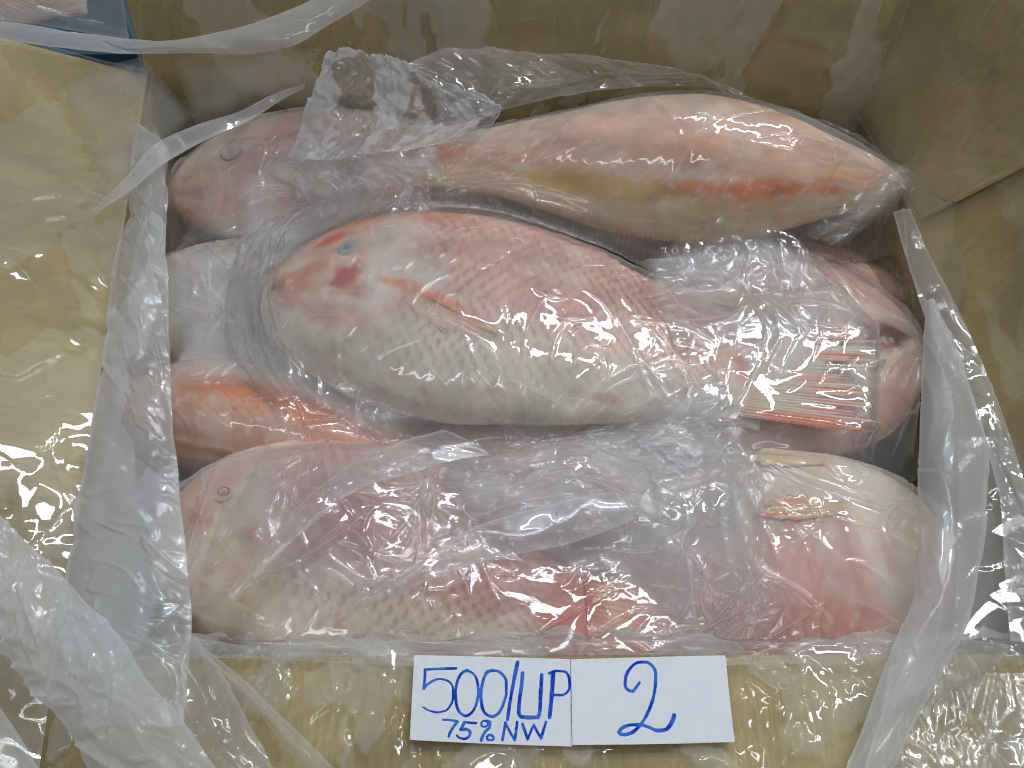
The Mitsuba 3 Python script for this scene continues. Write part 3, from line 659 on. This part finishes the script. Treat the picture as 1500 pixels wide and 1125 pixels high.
# slack milky film between the middle fish and the front fish, and folds across the front fish
K6, K4, K2 = FISH['front_right'].key + '__plastic_bag', FISH['front_left'].key + '__plastic_bag', FISH['middle'].key + '__plastic_bag'
loft(numbered(K6), [rail([(640, 690), (740, 665), (860, 628), (960, 585), (1050, 545)], [-.012, -.008, .000, .008, .012]), rail([(660, 730), (760, 712), (880, 680), (990, 650), (1090, 620)], [-.004, -.002, .002, .008, .012]), rail([(760, 790), (850, 780), (940, 770), (1020, 755), (1110, 720)], [-.004, -.004, .000, .004, .006])],
     .10, seed=301, res=.0009, cell=.026, amp=.22, fine=.12, ridges=150, ridge_h=.0026, ridge_len=.03, ridge_w=.0011, ridge_ang=0, spread=1.4, contact=.14, patch=(16, 26, .48), edge=0, fade=.02)
loft(numbered(K4), [rail([(650, 630), (560, 660), (500, 690), (425, 755), (335, 870)], [.022, .024, .024, .020, .014]), rail([(720, 665), (610, 690), (530, 715), (455, 770), (345, 880)], [.020, .026, .026, .022, .014])],
     .14, seed=302, cell=.022, amp=.12, fine=.08, ridges=14, ridge_h=.002, ridge_len=.05, ridge_ang=0, spread=.5, edge=.3, swell=.002)
loft(numbered(K4), [rail([(900, 720), (800, 740), (700, 770), (620, 815), (540, 870), (488, 912)], [.012, .018, .020, .020, .016, .010]), rail([(930, 760), (820, 800), (740, 815), (660, 838), (560, 880), (492, 918)], [.010, .014, .018, .020, .016, .010])],
     .16, seed=303, cell=.022, amp=.12, fine=.08, ridges=12, ridge_h=.002, ridge_len=.05, ridge_ang=0, spread=.5, edge=.3, swell=.002)
loft(numbered(K2), [rail([(950, 375), (1010, 355), (1090, 345), (1140, 340), (1200, 395)], [.012, .016, .020, .022, .016]), rail([(960, 410), (1030, 425), (1110, 430), (1170, 425), (1220, 420)], [.008, .014, .016, .018, .012])],
     .10, seed=304, cell=.016, amp=.3, fine=.3, fade=.012, ridges=36, ridge_h=.0024, ridge_len=.02, ridge_w=.001, edge=0)
# film bunched over the snout of the top fish, and pleats before the head of the middle fish
loft(numbered(BAG1 := FISH['top'].key + '__plastic_bag'), [rail([(1180, 345), (1235, 300), (1290, 250), (1330, 235)], [.006, .018, .018, .012]), rail([(1230, 362), (1280, 325), (1330, 285), (1360, 262)], [.000, .012, .012, .008])], .22, seed=305, cell=.02, amp=.3, fine=.3, ridges=22, ridge_h=.0022, ridge_len=.04, ridge_w=.0012, ridge_ang=0, spread=.5, edge=0, fade=.008)
loft(numbered(K2), [rail([(470, 300), (425, 350), (405, 430), (420, 510), (470, 580)], [.012, .012, .010, .008, .004]), rail([(440, 305), (395, 360), (372, 430), (380, 510), (430, 590)], [.004, .002, .000, -.002, -.006]), rail([(395, 320), (350, 370), (325, 430), (330, 510), (380, 585)], [-.01, -.012, -.014, -.014, -.016])], .05, seed=306, gloss_=.5, cell=.03, amp=.2, fine=.15, ridges=30, ridge_h=.0026, ridge_len=.05, ridge_w=.0011, ridge_ang=0, spread=.5, edge=0, fade=.01, contact=.1, patch=(10, 40, .5))

# ------------------------------------------------------------------ the liner bag of the box
LINER = 'plastic_liner'
labels[LINER] = {'label': 'milky clear plastic liner draped over the box walls and flaps in folds', 'category': 'plastic liner'}
def L_(): return numbered(LINER + '__fold')
def S_(): return numbered(LINER + '__sheet')
def off(p, v): return np.asarray(p) + np.asarray(v)

# sheets clinging to the flaps
bn = unit(np.cross(BR - BL, back_up)); bn = bn if bn[1] < 0 else -bn
loft(S_(), [np.stack([BL + DOWN * .5 + bn * .002, BR + DOWN * .5 + bn * .002]), np.stack([BL + bn * .002, BR + bn * .002]), np.stack([BL + back_up + bn * .002 - [.01, 0, 0], BR + back_up + bn * .002 + [.02, 0, 0]])],
     .03, seed=201, res=.0012, cell=.05, amp=.06, fine=.04, contact=.30, patch=(26, 15, .53), ridges=26, ridge_h=.0012, settle=(.002, .5))
ln_ = unit(np.cross(FL - BL, left_out)); ln_ = ln_ if ln_[2] > 0 else -ln_
loft(S_(), [np.stack([BL + left_out + ln_ * .002, FL + (FL - BL) * .14 + left_out + ln_ * .002 + [0, -.02, 0]]), np.stack([BL + left_out * .5 + ln_ * .002, FL + (FL - BL) * .14 + left_out * .5 + ln_ * .002]), np.stack([BL + ln_ * .003, FL + (FL - BL) * .14 + ln_ * .003])],
     .07, seed=202, res=.0010, cell=.06, amp=.05, fine=.04, contact=.15, patch=(14, 20, .50), ridges=46, ridge_h=.0022, ridge_len=.03, ridge_w=.0011, settle=(.0007, .7), gloss_=.12)
loft(S_(), [np.stack([FR + RN * .002, BR + RN * .002]), np.stack([FR + RN * .003 + right_out, BR + RN * .003 + right_out])],
     .08, seed=203, res=.0013, cell=.05, amp=.06, fine=.03, contact=.10, patch=(9, 16, .52), ridges=16, ridge_h=.0015, settle=(.001, .4), gloss_=.5)
wn = unit(np.cross(web[1] - web[0], web[3] - web[0])); wn = wn if (wn @ (EYE - web[0])) > 0 else -wn
loft(S_(), [np.stack([web[0] + wn * .003, web[1] + wn * .003]), np.stack([web[3] + wn * .003, web[2] + wn * .003])],
     .10, seed=204, res=.0013, cell=.06, amp=.06, fine=.02, contact=.03, patch=(8, 20, .5), ridges=8, ridge_h=.0012, settle=(.0006, .3), gloss_=.4)
CARD_Z = .0062
card_px = [np.array([(607, 959.2), (835, 966), (838, 1093.7), (600.4, 1084.5)]), np.array([(836.3, 965.8), (1062, 960.3), (1075.8, 1087), (838.2, 1092)])]
def under_cards(P, d):
    px = pix(P)
    m = ((px[..., 0] > 590) & (px[..., 0] < 1085) & (px[..., 1] > 950) & (px[..., 1] < 1100)).astype(float)
    m = ndimage.gaussian_filter(m, 3)
    return np.where(m > .02, np.minimum(d, (1 - m) * .006 + m * .0005), d)
FRONT_Z = .0014
loft(S_(), [np.stack([FL + [0, .008, -.03], FR + [0, .008, -.03]]), np.stack([FL + [0, .004, FRONT_Z], FR + [0, .004, FRONT_Z]]), np.stack([FL + [0, -.11, FRONT_Z], FR + [0, -.11, FRONT_Z]]), np.stack([FL + [0, -.2, FRONT_Z], FR + [0, -.2, FRONT_Z]])],
     .06, seed=205, res=.00095, cell=.032, amp=.12, fine=.14, contact=.24, patch=(34, 48, .51), ridges=260, ridge_h=.0028, ridge_len=.026, ridge_w=.0011, ridge_ang=1.0, spread=2.2, lift=under_cards, settle=(.0004, .85))

# the liner down the inside of the walls
loft(S_(), [np.stack([BL + [.004, 0, .004], FL + [.004, 0, .004]]), np.stack([BL + [.02, 0, -.04], FL + [.02, 0, -.04]]), np.stack([BL + [.03, 0, -.10], FL + [.03, 0, -.10]])], .16, seed=231, gloss_=.15, res=.0014, cell=.04, amp=.1, fine=.06, ridges=40)
loft(S_(), [np.stack([BR + [-.004, 0, .004], FR + [-.004, 0, .004]]), np.stack([BR + [-.02, 0, -.04], FR + [-.02, 0, -.04]]), np.stack([BR + [-.035, 0, -.10], FR + [-.035, 0, -.10]])], .10, seed=232, gloss_=.15, res=.0014, cell=.04, amp=.1, fine=.06, ridges=40)

# inner lip of the liner along the front rim
loft(L_(), [rail([(282, 932), (350, 944), (430, 953), (600, 964), (830, 968), (1065, 964), (1150, 960), (1220, 966), (1290, 948)], .004), rail([(285, 962), (350, 964), (430, 968), (600, 976), (830, 980), (1065, 974), (1150, 972), (1220, 974), (1300, 966)], .0055)],
     .28, seed=206, cell=.02, amp=.06, fine=.04)

# left: the liner turned in over the rim, hanging with a straight folded edge
edge_l = [(246, 225), (243, 330), (246, 400), (249, 520), (254, 620), (263, 720), (274, 830), (281, 910), (276, 980), (268, 1065)]
hinge_l = [(200, 180), (178, 330), (162, 420), (150, 520), (136, 620), (116, 720), (98, 830), (86, 910), (100, 980), (150, 1060)]
mid_l = [(228, 200), (214, 330), (208, 400), (204, 520), (198, 620), (192, 720), (190, 830), (188, 910), (190, 980), (210, 1065)]
loft(L_(), [rail(hinge_l, .010), rail(mid_l, .018), rail(edge_l, .014)], .30, seed=207, cell=.020, amp=.22, fine=.2, contact=.26, patch=(10, 25, .5), ridges=80, ridge_h=.0026, ridge_len=.018, ridge_w=.0011, edge=.2)
loft(L_(), [rail([(x + 26, y) for x, y in hinge_l], .004), rail([(x - 2, y) for x, y in edge_l], .008)], .22, seed=208, cell=.035, amp=.10, fine=.06, ridges=20, ridge_h=.0015, edge=.15)
# top left: the sagging hem and the torn corner below it
loft(L_(), [rail([(-60, 22), (60, 38), (130, 48), (190, 58), (225, 61), (330, 44), (430, 12), (520, -40)], [.09, .085, .08, .078, .076, .082, .09, .10]), rail([(-60, 50), (60, 67), (130, 75), (200, 78), (260, 79), (350, 79), (420, 70), (480, 38), (540, 2), (600, -40)], [.09, .085, .08, .076, .074, .074, .078, .084, .09, .10])],
     .46, seed=209, cell=.03, amp=.05, fine=.03, swell=.003, edge=.1)
loft(L_(), [rail([(-60, 20), (60, 37), (130, 48), (190, 57)], [.089, .084, .079, .077]), rail([(-60, -60), (60, -50), (130, -40), (175, -30)], [.11, .11, .11, .11])], .12, seed=210, cell=.05, amp=.06, ridges=8, ridge_h=.002)
loft(L_(), [rail([(205, 82), (245, 125), (285, 172)], .03), rail([(150, 100), (200, 170), (240, 212)], .03), rail([(90, 130), (130, 230), (150, 300)], .028)], .13, seed=211, cell=.04, amp=.06, fine=.03, edge=0, fade=.012)
loft(L_(), [rail([(445, 122), (400, 138), (350, 163), (285, 184), (232, 208), (182, 262), (128, 316)], [.03, .03, .03, .03, .03, .026, .022]), rail([(447, 128), (420, 142), (370, 174), (300, 206), (246, 236), (190, 280), (126, 320)], [.026, .026, .026, .026, .026, .022, .02])],
     .40, seed=212, cell=.025, amp=.05, fine=.03)
loft(L_(), [rail([(250, 80), (330, 80), (410, 72), (470, 70)], [.06, .06, .06, .06]), rail([(285, 180), (350, 163), (400, 138), (445, 122)], .031)], .07, seed=213, cell=.04, amp=.07, fine=.03, contact=.08, patch=(12, 18, .5), edge=0, fade=.01)
# bottom left: broad milky folds running down over the corner
loft(L_(), [rail([(-60, 690), (0, 757), (67, 823), (133, 893), (187, 950), (233, 1017), (280, 1075), (340, 1160)], [.05, .048, .045, .04, .035, .03, .028, .025]),
            rail([(-60, 790), (0, 850), (50, 905), (110, 975), (150, 1030), (190, 1090), (230, 1160)], [.056, .054, .05, .046, .042, .038, .03]),
            rail([(-60, 890), (0, 950), (43, 1000), (83, 1050), (110, 1090), (150, 1160)], [.044, .042, .04, .036, .032, .026])],
     .56, seed=214, cell=.026, amp=.18, fine=.2, ridges=50, ridge_h=.0032, ridge_len=.035, ridge_w=.0014, ridge_ang=.0, spread=.9)
loft(L_(), [rail([(-40, 975), (0, 1035), (33, 1085), (75, 1160)], .05), rail([(-120, 1040), (-60, 1100), (-20, 1160)], .05)], .5, seed=215, cell=.03, amp=.06)
loft(L_(), [rail([(280, 930), (333, 1003), (367, 1067), (425, 1160)], [.012, .012, .012, .012]), rail([(262, 960), (285, 1030), (315, 1100), (345, 1160)], [.024, .022, .02, .018]), rail([(235, 1000), (250, 1060), (270, 1120), (285, 1160)], .016)],
     .26, seed=216, cell=.024, amp=.16, fine=.15, ridges=18, ridge_h=.0022, ridge_ang=0, spread=.6)
loft(L_(), [rail([(296, 945), (350, 990), (400, 1037), (440, 1075), (520, 1160)], .012), rail([(296, 955), (345, 1003), (390, 1058), (430, 1110), (465, 1160)], .010)], .2, seed=217, cell=.02, amp=.08, fine=.05, swell=.004)
# right: a long pleat hanging along the inside and out over the front flap
left_r = [(1356, 440), (1350, 560), (1346, 660), (1346, 780), (1342, 860), (1318, 930), (1284, 1010), (1255, 1085), (1228, 1160)]
right_r = [(1366, 440), (1414, 545), (1444, 640), (1446, 740), (1436, 830), (1414, 920), (1366, 1010), (1325, 1085), (1300, 1160)]
mid_r = [(1361, 440), (1380, 550), (1390, 650), (1390, 760), (1384, 845), (1362, 925), (1326, 1010), (1292, 1085), (1266, 1160)]
loft(L_(), [rail(left_r, [.012, .014, .015, .016, .018, .02, .016, .014, .012]), rail(mid_r, [.016, .022, .025, .028, .028, .026, .022, .018, .016]), rail(right_r, [.012, .014, .015, .016, .018, .02, .016, .014, .012])],
     .50, seed=218, gloss_=.6, cell=.03, amp=.07, fine=.05, contact=.12, patch=(10, 20, .5), ridges=22, ridge_h=.0018, ridge_len=.05, ridge_ang=0, spread=.4, edge=.2)
loft(L_(), [rail([(1308, 310), (1334, 400), (1356, 470), (1405, 560), (1440, 640), (1462, 720), (1470, 830), (1480, 940)], [.012, .012, .012, .012, .012, .012, .012, .012]), rail([(1334, 305), (1372, 390), (1402, 450), (1445, 545), (1482, 650), (1510, 740), (1535, 840), (1550, 940)], .012)],
     .20, seed=219, gloss_=.1, cell=.04, amp=.05, fine=.03, contact=.06, ridges=8, ridge_h=.0018, ridge_ang=0, spread=.5)
loft(L_(), [rail([(1400, 640), (1405, 720), (1402, 820), (1392, 945)], .006), rail([(1445, 640), (1455, 720), (1450, 820), (1440, 935)], .007), rail([(1500, 640), (1505, 720), (1510, 820), (1510, 940)], .006)], .14, seed=220, gloss_=.25, cell=.05, amp=.05, fine=.02, edge=0, contact=.08, patch=(10, 14, .5))
loft(L_(), [rail([(1318, 935), (1395, 930), (1460, 936), (1494, 948)], [.018, .014, .012, .009]), rail([(1300, 980), (1390, 965), (1430, 985), (1440, 1000)], [.018, .018, .016, .01]), rail([(1290, 1040), (1370, 1030), (1400, 1035), (1420, 1050)], [.012, .012, .01, .008])],
     .22, seed=221, cell=.018, amp=.22, fine=.2, ridges=26, ridge_h=.0025, ridge_len=.02)
loft(L_(), [rail([(1322, 965), (1304, 1050), (1275, 1160)], .010), rail([(1420, 985), (1418, 1060), (1425, 1160)], .012), rail([(1520, 985), (1530, 1060), (1540, 1160)], .008)], .08, seed=222, gloss_=.55, cell=.024, amp=.12, fine=.08, ridges=26, ridge_h=.003, ridge_len=.06, ridge_ang=0, spread=.5)

# ------------------------------------------------------------------ the two paper cards
def card(label, corners, z, strokes):
    key = numbered('paper_card')
    labels[key] = {'label': label, 'category': 'card', 'group': 'handwritten cards on the front flap'}
    c = at(corners[:, 0], corners[:, 1], z)
    n = 40
    U, V = np.meshgrid(np.linspace(0, 1, n), np.linspace(0, 1, n), indexing='ij')
    bil = lambda u, v: (1 - u)[..., None] * ((1 - v)[..., None] * c[0] + v[..., None] * c[3]) + u[..., None] * ((1 - v)[..., None] * c[1] + v[..., None] * c[2])
    curl = lambda u, v: .0009 * (u - .5) ** 2 * 4 * v + .0005 * np.sin(3 * v + 2 * u)
    P = bil(U, V); P[..., 2] += curl(U, V)
    Q = P.copy(); Q[..., 2] -= .00035
    f = grid_faces(n, n); N = n * n
    rim = np.concatenate([np.arange(n), np.arange(1, n) * n + n - 1, (n - 1) * n + np.arange(n - 2, -1, -1), np.arange(n - 2, 0, -1) * n])
    side = np.stack([rim, np.roll(rim, -1), np.roll(rim, -1) + N, rim + N], 1)
    put(key + '__sheet', (np.vstack([P.reshape(-1, 3), Q.reshape(-1, 3)]), np.vstack([f[:, ::-1], f + N, side])), 'paper', smooth=False)
    tree = cKDTree(P[..., :2].reshape(-1, 2)); zz = P[..., 2].ravel()
    for char in strokes:
        shapes = []
        for (pts, w0, w1) in char:
            p = resample(pts, 60) if len(pts) > 2 else resample([pts[0], (np.array(pts[0]) + pts[1]) / 2, pts[1]], 40)
            wob = .86 + .28 * meshkit.noise(np.c_[p / 9, p[:, 0] * 0])
            w = at(p[:, 0], p[:, 1], z)[:, :2]
            rad = np.linspace(w0, w1, len(p)) * wob * .00020
            shapes += [LineString([w[k], w[k + 1]]).buffer(rad[k], 6) for k in range(len(p) - 1)]
        g = unary_union(shapes).simplify(.00004)
        for part in getattr(g, 'geoms', [g]):
            m = trimesh.creation.extrude_polygon(part, .00003, engine='earcut')
            m = m.subdivide_to_size(.004) if len(m.faces) < 4000 else m
            v = np.array(m.vertices); dd, ii = tree.query(v[:, :2], k=3)
            zi = (zz[ii] / (dd + 1e-6)).sum(1) / (1 / (dd + 1e-6)).sum(1)
            v[:, 2] += zi + .00012
            put(numbered(key + '__letter'), (v, m.faces), 'ink', smooth=False)
    return key

Z1 = lambda pts: [(590 + x / 5.77, 945 + y / 5.77) for x, y in pts]
Z2 = lambda pts: [(830 + x / 5.77, 945 + y / 5.77) for x, y in pts]
def S(pts, w0=3.0, w1=None): return (Z1(pts), w0, w1 or w0)
text1 = [
    [S([(450, 200), (320, 203), (185, 210)], 3.4, 2.8), S([(190, 212), (186, 290), (180, 372)], 3.4), S([(180, 372), (240, 315), (310, 290), (380, 305), (425, 370), (425, 450), (400, 520), (350, 562), (290, 572), (230, 560), (175, 530)], 2.6, 2.0)],
    [S([(545, 215), (500, 240), (462, 310), (445, 410), (455, 510), (490, 580), (535, 600), (585, 570), (625, 490), (640, 400), (630, 310), (595, 245), (550, 222), (500, 240)], 3.4, 2.8)],
    [S([(760, 215), (710, 240), (675, 320), (660, 420), (670, 520), (705, 585), (755, 605), (810, 575), (850, 500), (875, 400), (875, 310), (840, 250), (790, 220), (720, 222), (690, 270)], 3.6, 3.0)],
    [S([(970, 150), (940, 300), (910, 460), (885, 630)], 4.2, 3.6)],
    [S([(1012, 240), (1002, 360), (985, 480), (980, 570), (1000, 605), (1080, 612), (1140, 610), (1158, 560), (1165, 420), (1175, 255)], 4.0, 4.6)],
    [S([(1270, 240), (1262, 380), (1252, 500), (1240, 610)], 5.0, 4.4), S([(1235, 242), (1300, 222), (1370, 228), (1402, 270), (1410, 350), (1390, 400), (1340, 425), (1280, 425)], 2.8)],
    [S([(340, 634), (400, 636), (465, 648)], 2.6), S([(462, 650), (430, 690), (405, 730), (388, 775)], 3.4, 3.0)],
    [S([(620, 660), (570, 656), (520, 652)], 2.6), S([(520, 654), (505, 690), (490, 715), (530, 712), (570, 735), (560, 770), (520, 792), (480, 785), (458, 762)], 3.4, 2.6)],
    [S([(665, 680), (690, 690), (720, 670), (715, 645), (685, 640), (665, 660), (668, 685)], 2.4), S([(690, 640), (740, 655), (735, 690), (690, 740), (662, 805)], 3.0, 3.4), S([(760, 770), (735, 758), (712, 775), (720, 800), (755, 802), (770, 780)], 2.6)],
    [S([(868, 655), (855, 730), (842, 800)], 3.2), S([(868, 660), (905, 730), (945, 800)], 2.6), S([(945, 800), (958, 725), (966, 650)], 3.2)],
    [S([(1012, 668), (1035, 735), (1055, 795)], 3.2), S([(1055, 795), (1080, 735), (1108, 672)], 2.8), S([(1108, 672), (1135, 730), (1170, 785)], 2.8), S([(1170, 785), (1190, 715), (1210, 652)], 3.2)],
]
text2 = [[(Z2([(615, 320), (590, 355), (555, 395), (515, 380), (492, 340), (500, 270), (540, 195), (600, 150), (665, 145), (720, 175), (752, 240), (750, 330), (735, 430), (700, 540), (655, 630), (600, 700), (540, 745), (480, 758), (440, 740), (465, 705), (540, 675), (620, 672), (700, 695), (770, 722), (850, 708)]), 3.4, 3.8), (Z2([(850, 708), (890, 650), (908, 595)]), 4.0, 5.0)]]
card('white paper card handwritten in blue marker 500/UP and 75% NW', card_px[0], CARD_Z, text1)
card('white paper card handwritten in blue marker with a large figure 2', card_px[1], CARD_Z + .0006, text2)

# ------------------------------------------------------------------ beyond the box, top left corner
def tray():
    key = 'plastic_tray'
    labels[key] = {'label': 'dark blue plastic tray glimpsed past the back left corner of the box', 'category': 'tray'}
    c = at(40., 10., -.20)
    def bx(ext, at_): return trimesh.creation.box(ext, trimesh.transformations.translation_matrix(np.array(c) + at_))
    put(key + '__base', bx([.5, .34, .008], [-.06, .05, -.02]), 'blue_plastic', smooth=False)
    for k, (e, o) in enumerate([([.5, .012, .06], [-.06, -.126, .014]), ([.5, .012, .06], [-.06, .226, .014]), ([.012, .34, .06], [.196, .05, .0142]), ([.012, .34, .06], [-.316, .05, .0142])]):
        m = bx(e, o)
        put(numbered(key + '__rim'), m, 'blue_plastic', smooth=False)
tray()
f = F('tray', 'greyish pink fish on the dark blue tray past the back left corner', (-220, 40), (118, 6), -.165, -.17, dorsal=1, roll=10, seed=91, body_tone=PINK * .35 + GREY * .3, back_tone=PINK * .3 + GREY * .3, belly_tone=GREY * .8, blush=.2)
